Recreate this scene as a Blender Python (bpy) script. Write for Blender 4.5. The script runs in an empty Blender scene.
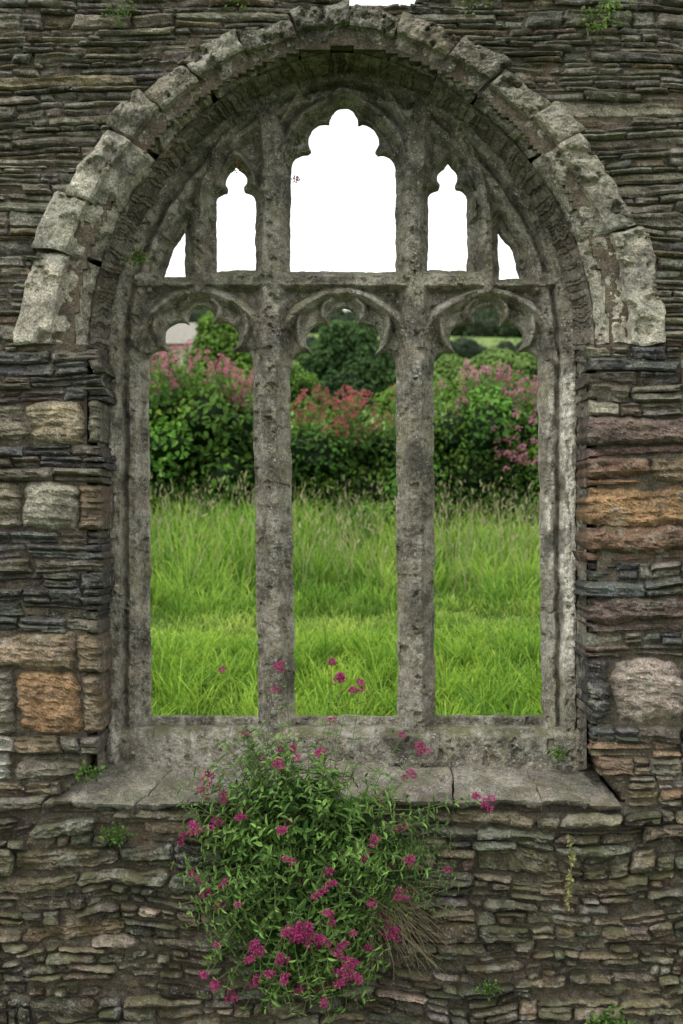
import bpy, math, random
import numpy as np
from mathutils import Vector
rng = np.random.default_rng(7)
random.seed(7)
ZC = 2.7      # camera height
CX = 341.5
S = 200.0     # drawing units per metre on the wall face (7 m from camera)

# ------------------------------------------------------------------ noise
def _h(ix, iy, iz, seed):
    n = (ix * 374761393 + iy * 668265263 + iz * 2147483647 + seed * 974634777) & 0xFFFFFFFF
    n = ((n ^ (n >> 13)) * 1274126177) & 0xFFFFFFFF
    n = (n ^ (n >> 16)) & 0xFFFFFFFF
    return n.astype(np.float64) / 4294967295.0
def vn(x, y, z=0.0, seed=0):
    x, y, z = np.broadcast_arrays(np.asarray(x, float), np.asarray(y, float), np.asarray(z, float))
    fx, fy, fz = np.floor(x), np.floor(y), np.floor(z)
    ix, iy, iz = fx.astype(np.int64), fy.astype(np.int64), fz.astype(np.int64)
    tx, ty, tz = x - fx, y - fy, z - fz
    tx = tx*tx*(3-2*tx); ty = ty*ty*(3-2*ty); tz = tz*tz*(3-2*tz)
    r = 0
    for a in (0, 1):
        wa = tx if a else 1-tx
        for b in (0, 1):
            wb = ty if b else 1-ty
            for c in (0, 1):
                wc = tz if c else 1-tz
                r = r + wa*wb*wc*_h(ix+a, iy+b, iz+c, seed)
    return r*2-1
def fbm(x, y, z=0.0, o=4, seed=0, g=0.5):
    r = 0; a = 1; s = 0; f = 1.0
    for i in range(o):
        r = r + a*vn(np.asarray(x)*f+i*7.1, np.asarray(y)*f+i*3.3, np.asarray(z)*f, seed+i)
        s += a; a *= g; f *= 2.03
    return r/s
def sstep(a, b, x):
    t = np.clip((x-a)/(b-a), 0, 1); return t*t*(3-2*t)

# ------------------------------------------------------------------ mesh helper
def make_mesh(name, verts, facelist, cols=None, mat=None, smooth=False, parent=None):
    me = bpy.data.meshes.new(name)
    verts = np.asarray(verts, np.float32).reshape(-1, 3)
    me.vertices.add(len(verts)); me.vertices.foreach_set("co", verts.ravel())
    facelist = [np.asarray(f, np.int32) for f in facelist if len(f)]
    nl = sum(f.size for f in facelist); nf = sum(len(f) for f in facelist)
    me.loops.add(nl); me.polygons.add(nf)
    me.loops.foreach_set("vertex_index", np.concatenate([f.ravel() for f in facelist]))
    tot = np.concatenate([np.full(len(f), f.shape[1], np.int32) for f in facelist])
    st = np.concatenate([[0], np.cumsum(tot)[:-1]]).astype(np.int32)
    me.polygons.foreach_set("loop_start", st)
    me.update(calc_edges=True)
    me.polygons.foreach_set("use_smooth", np.full(nf, smooth))
    if cols is not None:
        ca = me.color_attributes.new("Col", 'FLOAT_COLOR', 'POINT')
        c = np.ones((len(verts), 4), np.float32); c[:, :3] = cols
        ca.data.foreach_set("color", c.ravel())
    me.validate()
    ob = bpy.data.objects.new(name, me)
    bpy.context.scene.collection.objects.link(ob)
    if mat: me.materials.append(mat)
    if parent: ob.parent = parent
    return ob
def empty(name):
    e = bpy.data.objects.new(name, None); bpy.context.scene.collection.objects.link(e); return e
class Acc:
    def __init__(s): s.v=[]; s.q=[]; s.t=[]; s.c=[]; s.n=0
    def add(s, v, q=None, c=(1,1,1), t=None):
        v = np.asarray(v, float).reshape(-1,3)
        if q is not None and len(q): s.q.append(np.asarray(q)+s.n)
        if t is not None and len(t): s.t.append(np.asarray(t)+s.n)
        c = np.asarray(c, float)
        if c.ndim == 1: c = np.tile(c, (len(v),1))
        s.v.append(v); s.c.append(c); s.n += len(v)
    def build(s, name, mat, smooth=False, parent=None):
        fl=[]
        if s.q: fl.append(np.concatenate(s.q))
        if s.t: fl.append(np.concatenate(s.t))
        return make_mesh(name, np.concatenate(s.v), fl, np.concatenate(s.c), mat, smooth, parent)
def gridq(nu, nv, off=0):
    i, j = np.meshgrid(np.arange(nu-1), np.arange(nv-1), indexing='ij')
    a = (i*nv+j).ravel()
    return np.stack([a, a+nv, a+nv+1, a+1], 1)+off

# ------------------------------------------------------------------ materials
def N(nt, t, **kw):
    n = nt.nodes.new(t)
    for k, v in kw.items(): setattr(n, k, v)
    return n
def stone_mat(name, lichen=0.5, moss=0.4, speck=0.5, bump=0.5, scale=1.0, gain=1.0, algae=.45, stain=.4, lth=.56):
    m = bpy.data.materials.new(name); m.use_nodes = True
    nt = m.node_tree; L = nt.links.new
    bs = nt.nodes["Principled BSDF"]; bs.inputs["Roughness"].default_value = 0.85
    bs.inputs["Specular IOR Level"].default_value = 0.3
    tc = N(nt, "ShaderNodeTexCoord"); at = N(nt, "ShaderNodeAttribute"); at.attribute_name = "Col"
    def noise(sc, det=6, rough=0.6):
        n = N(nt, "ShaderNodeTexNoise"); n.inputs["Scale"].default_value = sc*scale
        n.inputs["Detail"].default_value = det; n.inputs["Roughness"].default_value = rough
        L(tc.outputs["Object"], n.inputs["Vector"]); return n.outputs["Fac"]
    def ramp(src, a, b, c0=(0,0,0,1), c1=(1,1,1,1)):
        r = N(nt, "ShaderNodeValToRGB"); r.color_ramp.elements[0].position = a; r.color_ramp.elements[1].position = b
        r.color_ramp.elements[0].color = c0; r.color_ramp.elements[1].color = c1
        L(src, r.inputs[0]); return r.outputs[0]
    def mix(fac, a, b, mode='MIX'):
        x = N(nt, "ShaderNodeMix", data_type='RGBA', blend_type=mode)
        if isinstance(fac, float): x.inputs[0].default_value = fac
        else: L(fac, x.inputs[0])
        for s, i in ((a, 6), (b, 7)):
            if isinstance(s, tuple): x.inputs[i].default_value = s
            else: L(s, x.inputs[i])
        return x.outputs[2]
    def mul(a, b):
        x = N(nt, "ShaderNodeMath", operation='MULTIPLY'); L(a, x.inputs[0])
        if isinstance(b, float): x.inputs[1].default_value = b
        else: L(b, x.inputs[1])
        return x.outputs[0]
    col = mix(1.0, at.outputs["Color"], ramp(noise(16, 8, 0.75), 0.3, 0.7, (0.40*gain,0.40*gain,0.40*gain,1), (1.8*gain,1.75*gain,1.67*gain,1)), 'MULTIPLY')
    col = mix(1.0, col, ramp(noise(120, 3, 0.75), 0.36, 0.64, (0.5,0.5,0.5,1), (1.6,1.6,1.6,1)), 'MULTIPLY')
    col = mix(mul(ramp(noise(4.3, 4), 0.5, 0.7), stain), col, (0.20, 0.135, 0.08, 1))
    lp = mul(ramp(noise(7.7, 7, 0.78), lth, lth+.05), lichen)
    col = mix(lp, col, (0.46, 0.455, 0.40, 1))
    for sc_, th, o_ in ((38, .30, 9), (85, .28, 13)):
        vo = N(nt, "ShaderNodeTexVoronoi"); vo.inputs["Scale"].default_value = sc_*scale
        ad0 = N(nt, "ShaderNodeMix", data_type='RGBA', blend_type='LINEAR_LIGHT'); ad0.inputs[0].default_value=.02
        nn = N(nt, "ShaderNodeTexNoise"); nn.inputs["Scale"].default_value=40; nn.inputs["Detail"].default_value=1; L(tc.outputs["Object"], nn.inputs["Vector"])
        L(tc.outputs["Object"], ad0.inputs[6]); L(nn.outputs["Color"], ad0.inputs[7]); L(ad0.outputs[2], vo.inputs["Vector"])
        sp = mul(ramp(vo.outputs["Distance"], th-.06, th+.06, (1,1,1,1), (0,0,0,1)), mul(ramp(noise(o_, 3), 0.47, 0.56), speck))
        col = mix(sp, col, (0.52, 0.525, 0.46, 1))
    col = mix(mul(ramp(noise(3.1, 6, 0.75), 0.5, 0.62), algae), col, (0.045, 0.043, 0.036, 1))
    col = mix(mul(ramp(noise(26, 6, 0.8), 0.57, 0.65), algae), col, (0.028, 0.026, 0.022, 1))
    geo = N(nt, "ShaderNodeNewGeometry"); sx = N(nt, "ShaderNodeSeparateXYZ"); L(geo.outputs["Normal"], sx.inputs[0])
    up = ramp(sx.outputs["Z"], 0.2, 0.75)
    col = mix(mul(mul(up, ramp(noise(6, 5), 0.42, 0.56)), moss), col, (0.115, 0.135, 0.035, 1))
    L(col, bs.inputs["Base Color"])
    ad = N(nt, "ShaderNodeMath", operation='ADD'); L(noise(40, 7, 0.75), ad.inputs[0]); L(mul(noise(190, 3, 0.7), 0.5), ad.inputs[1])
    bp = N(nt, "ShaderNodeBump"); bp.inputs["Strength"].default_value = bump; bp.inputs["Distance"].default_value = 0.02
    L(ad.outputs[0], bp.inputs["Height"]); L(bp.outputs[0], bs.inputs["Normal"])
    return m
def leaf_mat(name, trans=0.35, rough=0.55, spec=0.3):
    m = bpy.data.materials.new(name); m.use_nodes = True
    nt = m.node_tree; L = nt.links.new
    bs = nt.nodes["Principled BSDF"]; bs.inputs["Roughness"].default_value = rough
    bs.inputs["Specular IOR Level"].default_value = spec
    at = N(nt, "ShaderNodeAttribute"); at.attribute_name = "Col"
    tr = N(nt, "ShaderNodeBsdfTranslucent"); mx = N(nt, "ShaderNodeMixShader"); mx.inputs[0].default_value = trans
    nz = N(nt, "ShaderNodeTexNoise"); nz.inputs["Scale"].default_value = 30
    tc = N(nt, "ShaderNodeTexCoord"); L(tc.outputs["Object"], nz.inputs["Vector"])
    rp = N(nt, "ShaderNodeValToRGB"); rp.color_ramp.elements[0].position=.3; rp.color_ramp.elements[1].position=.7
    rp.color_ramp.elements[0].color=(.75,.75,.75,1); rp.color_ramp.elements[1].color=(1.25,1.25,1.2,1); L(nz.outputs["Fac"], rp.inputs[0])
    mm = N(nt, "ShaderNodeMix", data_type='RGBA', blend_type='MULTIPLY'); mm.inputs[0].default_value=1
    L(at.outputs["Color"], mm.inputs[6]); L(rp.outputs[0], mm.inputs[7])
    L(mm.outputs[2], bs.inputs["Base Color"]); L(mm.outputs[2], tr.inputs["Color"])
    L(bs.outputs[0], mx.inputs[1]); L(tr.outputs[0], mx.inputs[2])
    L(mx.outputs[0], nt.nodes["Material Output"].inputs["Surface"])
    return m
M_slate = stone_mat("slate_rubble", lichen=0.55, moss=0.5, speck=0.4, bump=1.0, gain=1.1, algae=.5, lth=.555)
M_block = stone_mat("pier_blocks", lichen=0.55, moss=0.3, speck=0.3, bump=0.9, gain=1.1, algae=.5, stain=.25, lth=.56)
M_sill = stone_mat("sill_slate", lichen=0.4, moss=0.25, speck=0.4, bump=0.7, algae=.5)
M_dress = stone_mat("dressed_stone", lichen=0.7, moss=0.6, speck=0.8, bump=0.8, algae=.75, stain=.2, lth=.54)
M_trac = stone_mat("weathered_tracery_stone", lichen=0.6, moss=0.6, speck=0.95, bump=0.85, scale=1.5, algae=.65, stain=.15, lth=.54)
M_mort = stone_mat("old_mortar", lichen=0.2, moss=0.4, speck=0.15, bump=1.0)
M_leaf = leaf_mat("leaf", spec=.2); M_grass = leaf_mat("grass_blade", 0.45, 0.5, 0.25)
M_petal = leaf_mat("petal", 0.3, 0.7, 0.1)

# ------------------------------------------------------------------ arch curves (drawing units, wall face)
AC = 342.0
def arch(a, b, e, y0, t):   # t 0..pi : right spring -> left spring
    t = np.asarray(t, float)
    c = np.cos(t); return AC + a*np.sign(c)*np.abs(c)**(2*e), y0 - b*np.sin(t)
def hw(a, b, e, y0, y):
    h = np.clip((y0-np.asarray(y, float))/b, 0, 1); r = a*np.clip(1-h*h, 0, 1)**e
    return np.where(np.asarray(y) < y0-b, -50, r)
PA = (256, 299, .59, 345); PO = (323, 337, .59, 345)
JW = 243.0
def W(px, py, y, ref=0.0):
    k = (7+ref)/1400.0
    px, py, y = np.broadcast_arrays(np.asarray(px,float), np.asarray(py,float), np.asarray(y,float))
    return np.stack([(px-CX)*k, y, ZC+(512-py)*k], -1)

# ------------------------------------------------------------------ wall stones
wall = empty("ruined_stone_wall")
stones = Acc(); blocks = Acc()
def stone(x0, x1, y0, y1, dep, col, rough=1.0, ledge=1.0, rnd=3.0, back=0.3, cell=2.8, warp=1.0, bulge=0.02, acc=None, corner=0.0, cv=.5, jag=.2):
    acc = acc or stones
    if x1-x0 < 3: return
    sd = rng.integers(1e6)
    nx = max(4, int((x1-x0)/cell))+1; ny = max(4, int((y1-y0)/2.0))+1
    u = np.linspace(0, 1, nx); v = np.linspace(0, 1, ny)
    U, V = np.meshgrid(u, v, indexing='ij')
    w = x1-x0; h = y1-y0
    X = x0+w*(.5+(U-.5)*(1-corner*np.abs(2*V-1)**3.5)); Y = y0+h*(.5+(V-.5)*(1-corner*np.abs(2*U-1)**3.5))
    j = min(h*jag, 5)
    ends = 3.5*np.minimum(1, w/50)
    X = X + (1-U)*ends*vn(Y/5, 1.5, 0, sd) - U*ends*vn(Y/5, 9.5, 0, sd) + (V-.5)*rng.uniform(-5,5)*min(1,h/12)
    Y = Y + (1-V)*j*fbm(X/16, .5, 0, 3, sd) + V*j*fbm(X/16, 5.5, 0, 3, sd) + (U-.5)*rng.uniform(-.035,.035)*min(w,80)
    e = np.minimum(np.minimum(U*w, (1-U)*w), np.minimum(V*h, (1-V)*h))/rnd
    e = np.clip(e, 0, 1); e = 1-(1-e)**2
    D = dep + bulge*(1-e) 
    D = D - rough*(0.012*fbm(X/18, Y/12, 0, 4, sd+5) + 0.005*fbm(X/5, Y/3, 0, 2, sd+8))
    lv = fbm(X/60, Y/3.4, 0, 3, sd+11)
    D = D - ledge*0.018*np.round(lv*3.5)/3.5
    D = D + rng.uniform(-.016,.016)*(U-.5) + rng.uniform(-.014,.014)*(V-.5)
    WX = X + warp*3*vn(X/70, Y/50, 0, 91); WY = Y + warp*(7*fbm(X/120, Y/70, 0, 3, 92))
    P = W(WX, WY, D)
    c = np.asarray(col)[None, None, :]*(1+cv*fbm(X/50, Y/4, 0, 3, sd+3)[..., None])
    c = c*(0.6+0.4*e[..., None])
    off = nx*ny
    idx = np.arange(off).reshape(nx, ny)
    ring = np.concatenate([idx[:, 0], idx[-1, 1:], idx[-2::-1, -1], idx[0, -2:0:-1]])
    pr = P.reshape(-1, 3)[ring].copy(); pr[:, 1] = back
    n = len(ring); k = np.arange(n); k2 = (k+1) % n
    q2 = np.stack([ring[k], off+k, off+k2, ring[k2]], 1)
    q = gridq(nx, ny)
    acc.add(np.concatenate([P.reshape(-1, 3), pr]), np.concatenate([q, q2]),
               np.concatenate([c.reshape(-1, 3), c.reshape(-1, 3)[ring]*.6]))
XL, XR = -330, 1010
def jit(c, a=.25, h=.07):
    c = np.array(c, float); return c*(1+rng.uniform(-a, a))*(1+rng.uniform(-h, h, 3))
pal_top = [(.175,.16,.135),(.14,.132,.118),(.20,.185,.155),(.125,.118,.11),(.25,.235,.195),(.19,.15,.105),(.16,.152,.138),(.15,.15,.12)]
pal_low = [(.145,.125,.092),(.17,.14,.10),(.12,.11,.092),(.21,.175,.13),(.085,.08,.07),(.16,.13,.095),(.26,.235,.19),(.125,.128,.10),(.10,.09,.075)]
pal_side = [(.08,.082,.088),(.13,.12,.11),(.19,.16,.12),(.105,.095,.09),(.26,.225,.18),(.16,.125,.095)]
def fill_row(xa, xb, y0, y1, pal, lmin, lmax, a=.35, **kw):
    x = xa
    if xb-xa < 4: return
    while x < xb-1:
        l = math.exp(rng.uniform(math.log(lmin), math.log(lmax)))*min(1.6, max(.7, (y1-y0)/9)); xe = x+l
        if xb-xe < lmin*.6: xe = xb
        dp = rng.uniform(-.024,.012)
        if (y1-y0) > 8 and rng.random() < .35 and xe-x > 16:
            ym = y0+(y1-y0)*rng.uniform(.35,.65)
            xm = x+(xe-x)*rng.uniform(.3,.7)
            stone(x+.5, xe-.5, y0+.3, ym-.3, dp, jit(pal[rng.integers(len(pal))],a), **kw)
            stone(x+.5, xm-.5, ym+.3, y1-.3, rng.uniform(-.024,.012), jit(pal[rng.integers(len(pal))],a), **kw)
            stone(xm+.5, xe-.5, ym+.3, y1-.3, rng.uniform(-.024,.012), jit(pal[rng.integers(len(pal))],a), **kw)
        else:
            stone(x+.5, xe-.5, y0+.3, y1-.3, dp, jit(pal[rng.integers(len(pal))],a), **kw)
        x = xe
y = -9.0
while y < 349:
    h = rng.choice([5,6,7,8,10,12,16], p=[.14,.18,.18,.15,.15,.12,.08])
    if y+h > 346: h = 350-y
    r = hw(*PO, y+h*.5)-18
    top = y < 1
    if r < 0 and not top: fill_row(XL, XR, y, y+h, pal_top, 14, 110)
    elif top:
        e1, e2 = 326+rng.uniform(-6,26), 440-rng.uniform(-6,34)
        fill_row(XL, e1, y, y+h, pal_top, 14, 80); fill_row(e2, XR, y, y+h, pal_top, 14, 80)
        if y+h > 4: fill_row(e1, e2, max(y,2), y+h, pal_top, 14, 40)
    else:
        fill_row(XL, AC-r, y, y+h, pal_top, 14, 110); fill_row(AC+r, XR, y, y+h, pal_top, 14, 110)
    y += h
for x in np.arange(XL, XR, 60):
    if 290 < x < 430: continue
    stone(x+rng.uniform(0,8), x+rng.uniform(30,58), -9-rng.uniform(6,14), -9, rng.uniform(-.02,.02), jit(pal_top[1]))
# side piers
L_ = [(350,362,[(52,'b'),(102,'d')]),(362,376,[(90,'b'),(102,'d')]),(376,389,[(30,'g'),(102,'b')]),(389,402,[(62,'d'),(102,'b')]),
 (402,446,[(28,'g'),(86,'t'),(102,'g')]),(446,457,[(70,'b'),(102,'d')]),(457,468,[(40,'d'),(102,'b')]),(468,481,[(102,'g')]),
 (481,531,[(22,'g'),(76,'p'),(102,'n')]),(531,543,[(60,'b'),(102,'d')]),(543,558,[(102,'b')]),(558,572,[(35,'g'),(102,'d')]),(572,588,[(80,'k'),(102,'b')]),
 (588,603,[(50,'b'),(102,'k')]),(603,618,[(102,'k')]),(618,632,[(66,'b'),(102,'g')]),(632,672,[(76,'m'),(102,'n')]),
 (672,735,[(17,'g'),(78,'o'),(102,'n')]),(735,751,[(16,'w'),(60,'n'),(94,'g')]),(751,779,[(15,'w'),(82,'g')]),(779,794,[(50,'n'),(62,'g')]),(794,808,[(44,'g')])]
R_ = [(350,362,[(630,'g'),(683,'b')]),(362,374,[(683,'b')]),(374,386,[(640,'d'),(683,'b')]),(386,400,[(683,'g')]),(400,414,[(622,'p'),(683,'g')]),
 (414,455,[(690,'u')]),(455,484,[(652,'r'),(690,'n')]),(484,525,[(694,'o')]),(525,560,[(690,'r')]),(560,578,[(640,'b'),(683,'g')]),(578,596,[(683,'b')]),
 (596,634,[(690,'u')]),(634,646,[(640,'g'),(683,'b')]),(646,658,[(683,'d')]),(658,727,[(611,'k'),(689,'W')]),(727,742,[(640,'b'),(683,'d')]),(742,756,[(683,'n')]),
 (756,775,[(650,'n'),(683,'g')]),(775,790,[(655,'g'),(700,'w')]),(790,808,[(683,'n')])]
CC = {'b':(.085,.088,.096),'d':(.115,.10,.09),'g':(.185,.17,.14),'t':(.30,.255,.18),'p':(.34,.32,.27),'n':(.20,.15,.105),'k':(.055,.056,.06),
      'm':(.27,.215,.155),'o':(.31,.195,.11),'w':(.46,.45,.41),'u':(.135,.095,.09),'r':(.20,.125,.09),'W':(.34,.30,.26)}
def block(x, xe, y0, y1, k):
    big = (y1-y0) > 24
    led = {'W':.1,'t':.6,'p':.6,'o':.7,'m':.6,'u':.7,'r':.8}.get(k, 1.6)
    kw = dict(rnd=15 if k=='W' else (8 if big else 3.0), rough=2.2 if big else 1.5, ledge=led, back=.36, acc=blocks,
              bulge=.06 if k=='W' else (.045 if big else .022), warp=.8, corner=.17 if k=='W' else (.07 if big else 0))
    if k in 'uro' and big: kw['cv']=.7
    if not big and xe-x > 34 and rng.random() < .7:
        xm = x+(xe-x)*rng.uniform(.3,.7); ym = y0+(y1-y0)*rng.uniform(.4,.6)
        full = rng.random()<.5
        stone(x+.5, xm-.5, y0+.4, (y1 if full else ym)-.4, rng.uniform(-.035,.012), jit(CC[k],.3,.08), **kw)
        if not full: stone(x+.5, xm-.5, ym+.4, y1-.4, rng.uniform(-.01,.02), jit(CC[k],.3,.08), **kw)
        stone(xm+.5, xe-.5, y0+.4, ym-.4, rng.uniform(-.035,.012), jit(CC[k],.3,.08), **kw)
        stone(xm+.5, xe-.5, ym+.4, y1-.4, rng.uniform(-.035,.012), jit(CC[k],.3,.08), **kw)
    elif k in 'ur' and big:
        ym = y0+(y1-y0)*rng.uniform(.66,.8)
        stone(x+.5, xe-.5, y0+.4, ym-.4, rng.uniform(-.04,-.02), jit(CC[k],.15,.05), **kw)
        kw['rnd']=3; kw['corner']=0; stone(x+.5, xe-6, ym+.4, y1-.4, rng.uniform(-.01,.01), jit(CC[k],.25,.05), **kw)
    else:
        stone(x+.6, xe-.8, y0+.5, y1-.5, rng.uniform(-.035,-.005 if big else .008), jit(CC[k], .1, .03), **kw)
for (y0,y1,segs) in L_:
    xo = -rng.uniform(2,25)
    fill_row(XL, xo, y0, y1, pal_side, 35, 120, rnd=4)
    x = xo+1
    for xe, k in segs:
        block(x, xe+rng.uniform(-3,3), y0, y1, k); x = xe
for (y0,y1,segs) in R_:
    x = 588.0 if y1 < 745 else np.interp(y1, [745,765,808],[588,592,624])
    for xe, k in segs:
        block(x+rng.uniform(-3,3), xe, y0, y1, k); x = xe
    fill_row(x, XR, y0, y1, pal_side, 35, 120, rnd=4)
y = 808.0
while y < 1062:
    h = rng.choice([7,9,11,14,18,25], p=[.13,.18,.22,.22,.15,.10])
    x = XL
    while x < XR:
        l = math.exp(rng.uniform(math.log(13), math.log(80)))*min(1.4, max(.8, h/12)); xe = x+l
        c = jit(pal_low[rng.integers(len(pal_low))], .45)
        yy0 = y+rng.uniform(-1.0,2.0); yy1 = y+h-rng.uniform(-1.0,2.0)
        kw = dict(rough=2.3, ledge=1.5, rnd=rng.uniform(2.5,5), bulge=.030, warp=2.1, corner=rng.uniform(0,.15), jag=.3, cv=.6)
        rr = rng.random()
        if rr < .05: pass
        elif h > 12 and rr < .55:
            hh = h*rng.uniform(.3,.65)
            stone(x+.5, xe-.5, yy0+.3, y+hh-.3, rng.uniform(-.050,.008), c, **kw)
            xm = x+(xe-x)*rng.uniform(.3,.7) if xe-x>26 else xe
            stone(x+.5, xm-.5, y+hh+.3, yy1-.3, rng.uniform(-.050,.008), jit(c,.5,.12), **kw)
            if xm<xe: stone(xm+.5, xe-.5, y+hh+.3, yy1-.3, rng.uniform(-.050,.008), jit(c,.5,.12), **kw)
        else:
            stone(x+.5, xe-.5, yy0+.3, yy1-.3, rng.uniform(-.058,.008), c, **kw)
        x = xe
    y += h
stones.build("slate_stones", M_slate, False, wall)
blocks.build("pier_blocks", M_block, False, wall)

# wall core with the window hole (mortar)
def in_hole(px, py, grow=12):
    d = np.abs(px-AC)
    a = np.where(py < 345, hw(PA[0], PA[1], PA[2], 345, py), JW)
    a = np.where(py > 765, np.interp(py, [765,808],[243,278]), a)
    return (d < a+grow) & (py > 345-PA[1]-grow) & (py < 806)
c = 4.0
gx = np.arange(XL, XR+c, c); gy = np.arange(-8, 1064, c)
GX, GY = np.meshgrid(gx, gy, indexing='ij'); nx, ny = GX.shape
keep = ~in_hole(GX[:-1,:-1]+c/2, GY[:-1,:-1]+c/2)
keep &= ~((GY[:-1,:-1] < 3) & (GX[:-1,:-1] > 318) & (GX[:-1,:-1] < 442))
low = sstep(790, 830, GY)
D = .020 - .002*low + (.008+.008*low)*fbm(GX/11, GY/8, 0, 4, 50)
Vf = W(GX, GY, D).reshape(-1,3); Vb = W(GX, GY, .72).reshape(-1,3)
idx = np.arange(nx*ny).reshape(nx, ny)
def cellfaces(keep, idx, off):
    a = idx[:-1,:-1][keep]; b = idx[1:,:-1][keep]; cc = idx[1:,1:][keep]; d = idx[:-1,1:][keep]
    f = np.stack([a,b,cc,d],1); fb = np.stack([a,d,cc,b],1)+off
    sides = []
    kp = np.pad(keep, 1)
    K = kp[1:-1,1:-1]
    for dx, dy, p, q in ((-1,0,(0,0),(0,1)),(1,0,(1,1),(1,0)),(0,-1,(1,0),(0,0)),(0,1,(0,1),(1,1))):
        nb = kp[1+dx:kp.shape[0]-1+dx, 1+dy:kp.shape[1]-1+dy]
        m = K & ~nb
        ii, jj = np.nonzero(m)
        A = idx[ii+p[0], jj+p[1]]; B = idx[ii+q[0], jj+q[1]]
        sides.append(np.stack([A,B,B+off,A+off],1))
    return f, fb, np.concatenate(sides)
f, fb, sd = cellfaces(keep, idx, nx*ny)
cc_ = np.array((.12,.103,.078))*(1+.5*fbm(GX/30,GY/20,0,3,4)[...,None])
make_mesh("wall_core", np.concatenate([Vf,Vb]), [f,fb,sd], np.concatenate([cc_.reshape(-1,3)]*2), M_mort, False, wall)

# ------------------------------------------------------------------ arch ring (voussoirs)
ring = Acc()
prof = np.array([[0,.06],[0,0],[.0,-.022],[.03,-.034],[.12,-.038],[.25,-.04],[.38,-.04],[.46,-.038],[.51,-.03],[.525,.0],[.55,.012],[.62,.012],[.72,.014],[.82,.026],[.90,.055],[.96,.085],[1.0,.13],[1.0,.2]])
s_ = np.linspace(0, len(prof)-1, 52); ps = np.interp(s_, np.arange(len(prof)), prof[:,0]); pd = np.interp(s_, np.arange(len(prof)), prof[:,1])
def voussoir(t0, t1, col, dd, worn=1.0):
    n = max(6, int(abs(t1-t0)*330/2.2)); sd = rng.integers(1e6)
    T, Sx = np.meshgrid(np.linspace(t0, t1, n), ps, indexing='ij'); Dp = np.meshgrid(np.linspace(0,1,n), pd, indexing='ij')[1]
    T = T + .010*vn(Sx*3, sd % 97, 0, 3)
    ox, oy = arch(*PO[:3], 345, T); ix, iy = arch(*PA[:3], 345, T)
    og = rng.uniform(-5, 5)
    vx, vy = ox-ix, oy-iy; ln = np.hypot(vx, vy)
    w1 = og+8*fbm(T*9, 0.5, 0, 4, sd)
    ox = ox+vx/ln*w1; oy = oy+vy/ln*w1
    X = ox+(ix-ox)*Sx; Y = oy+(iy-oy)*Sx
    ch = 6*fbm(X/12, Y/12, 0, 3, sd+2)*(Sx>.9)
    X += ch*np.sign(AC-X)*0.5; 
    E = np.clip(np.minimum(T-t0, t1-T)*300/2.0, 0, 1); E = 1-(1-E)**2
    Dp = Dp+dd+.016*(1-E) - worn*(.020*fbm(X/22, Y/22, 0, 5, sd+3) + .009*fbm(X/4, Y/4, 0, 3, sd+4))
    chip = fbm(X/14, Y/14, 0, 4, sd+9); Dp = Dp + .040*sstep(.18,.4,chip)*min(1.2,worn)
    P = W(X, Y, Dp)
    c = np.asarray(col)*(1+.55*fbm(X/18, Y/18, 0, 4, sd+6)[...,None])
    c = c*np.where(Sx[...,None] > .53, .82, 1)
    m = len(ps)
    idx = np.arange(n*m).reshape(n, m)
    v = P.reshape(-1,3); caps=[]; capc=[]; q=[gridq(n,m)]; off = n*m
    for row in (0, n-1):
        r = v[idx[row]].copy(); r[:,1] = .1; caps.append(r); capc.append(c[row]*.5)
        k = np.arange(m-1); q.append(np.stack([idx[row][k], idx[row][k+1], off+k+1, off+k],1)); off += m
    ring.add(np.concatenate([v]+caps), np.concatenate(q), np.concatenate([c.reshape(-1,3)]+capc))
pale=(.45,.42,.36); mid=(.255,.24,.195); dk=(.165,.16,.13)
rt = [0,.36,.68,.80,.97,1.13,1.33,1.53]; rc=[pale,(.32,.30,.25),mid,mid,dk,mid,dk]; rw=[.7,1,1.3,1.2,1.5,1.5,1.5]
for a,b,cl,w_ in zip(rt[:-1],rt[1:],rc,rw): voussoir(a+.002,b-.002,jit(cl,.08,.02),rng.uniform(-.008,.010),w_)
lt = [0,.285,.47,.70,.84,.99,1.17,1.36,math.pi-1.53]; lc=[pale,(.40,.375,.32),pale,(.28,.265,.22),mid,mid,dk,dk]; lw=[.6,.7,.9,1.7,1.4,1.4,1.5,1.5]
for a,b,cl,w_ in zip(lt[:-1],lt[1:],lc,lw): voussoir(math.pi-b+.002,math.pi-a-.002,jit(cl,.08,.02),rng.uniform(-.008,.010),w_)
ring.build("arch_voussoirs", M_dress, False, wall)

# ------------------------------------------------------------------ reveal + soffit (slates on edge)
sof = Acc()
nT, nS = 700, 26
tt = np.linspace(0, math.pi, nT)
ax, ay = arch(*PA[:3], 345, tt)
bx, by = arch(228, 275, .6, 350, tt)
nJ = 190
jy = np.linspace(772, 346, nJ)
AX = np.concatenate([np.full(nJ, AC+JW+5), ax, np.full(nJ, AC-JW-5)]); AY = np.concatenate([jy, ay, jy[::-1]])
BX = np.concatenate([np.full(nJ, AC+233.), bx, np.full(nJ, AC-233.)]); BY = np.concatenate([jy, by, jy[::-1]])
A3 = W(AX, AY, .10); B3 = W(BX, BY, .40, .38)
al = np.concatenate([[0], np.cumsum(np.hypot(np.diff(AX), np.diff(AY)))])
ss = np.linspace(0, 1, nS)
ALs = al[:,None] + 6*fbm(al[:,None]/25, ss[None,:]*2.5, 0, 3, 78) + ss[None,:]*4
edges = np.concatenate([[-30],-30+np.cumsum(rng.choice([3,4,6,8,12,17], 420, p=[.2,.25,.2,.15,.12,.08])*1.)]); lid = np.clip(np.searchsorted(edges, ALs)-1,0,len(edges)-2)
lor = rng.uniform(-1, 1, 600); lo = lor[lid]
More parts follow.
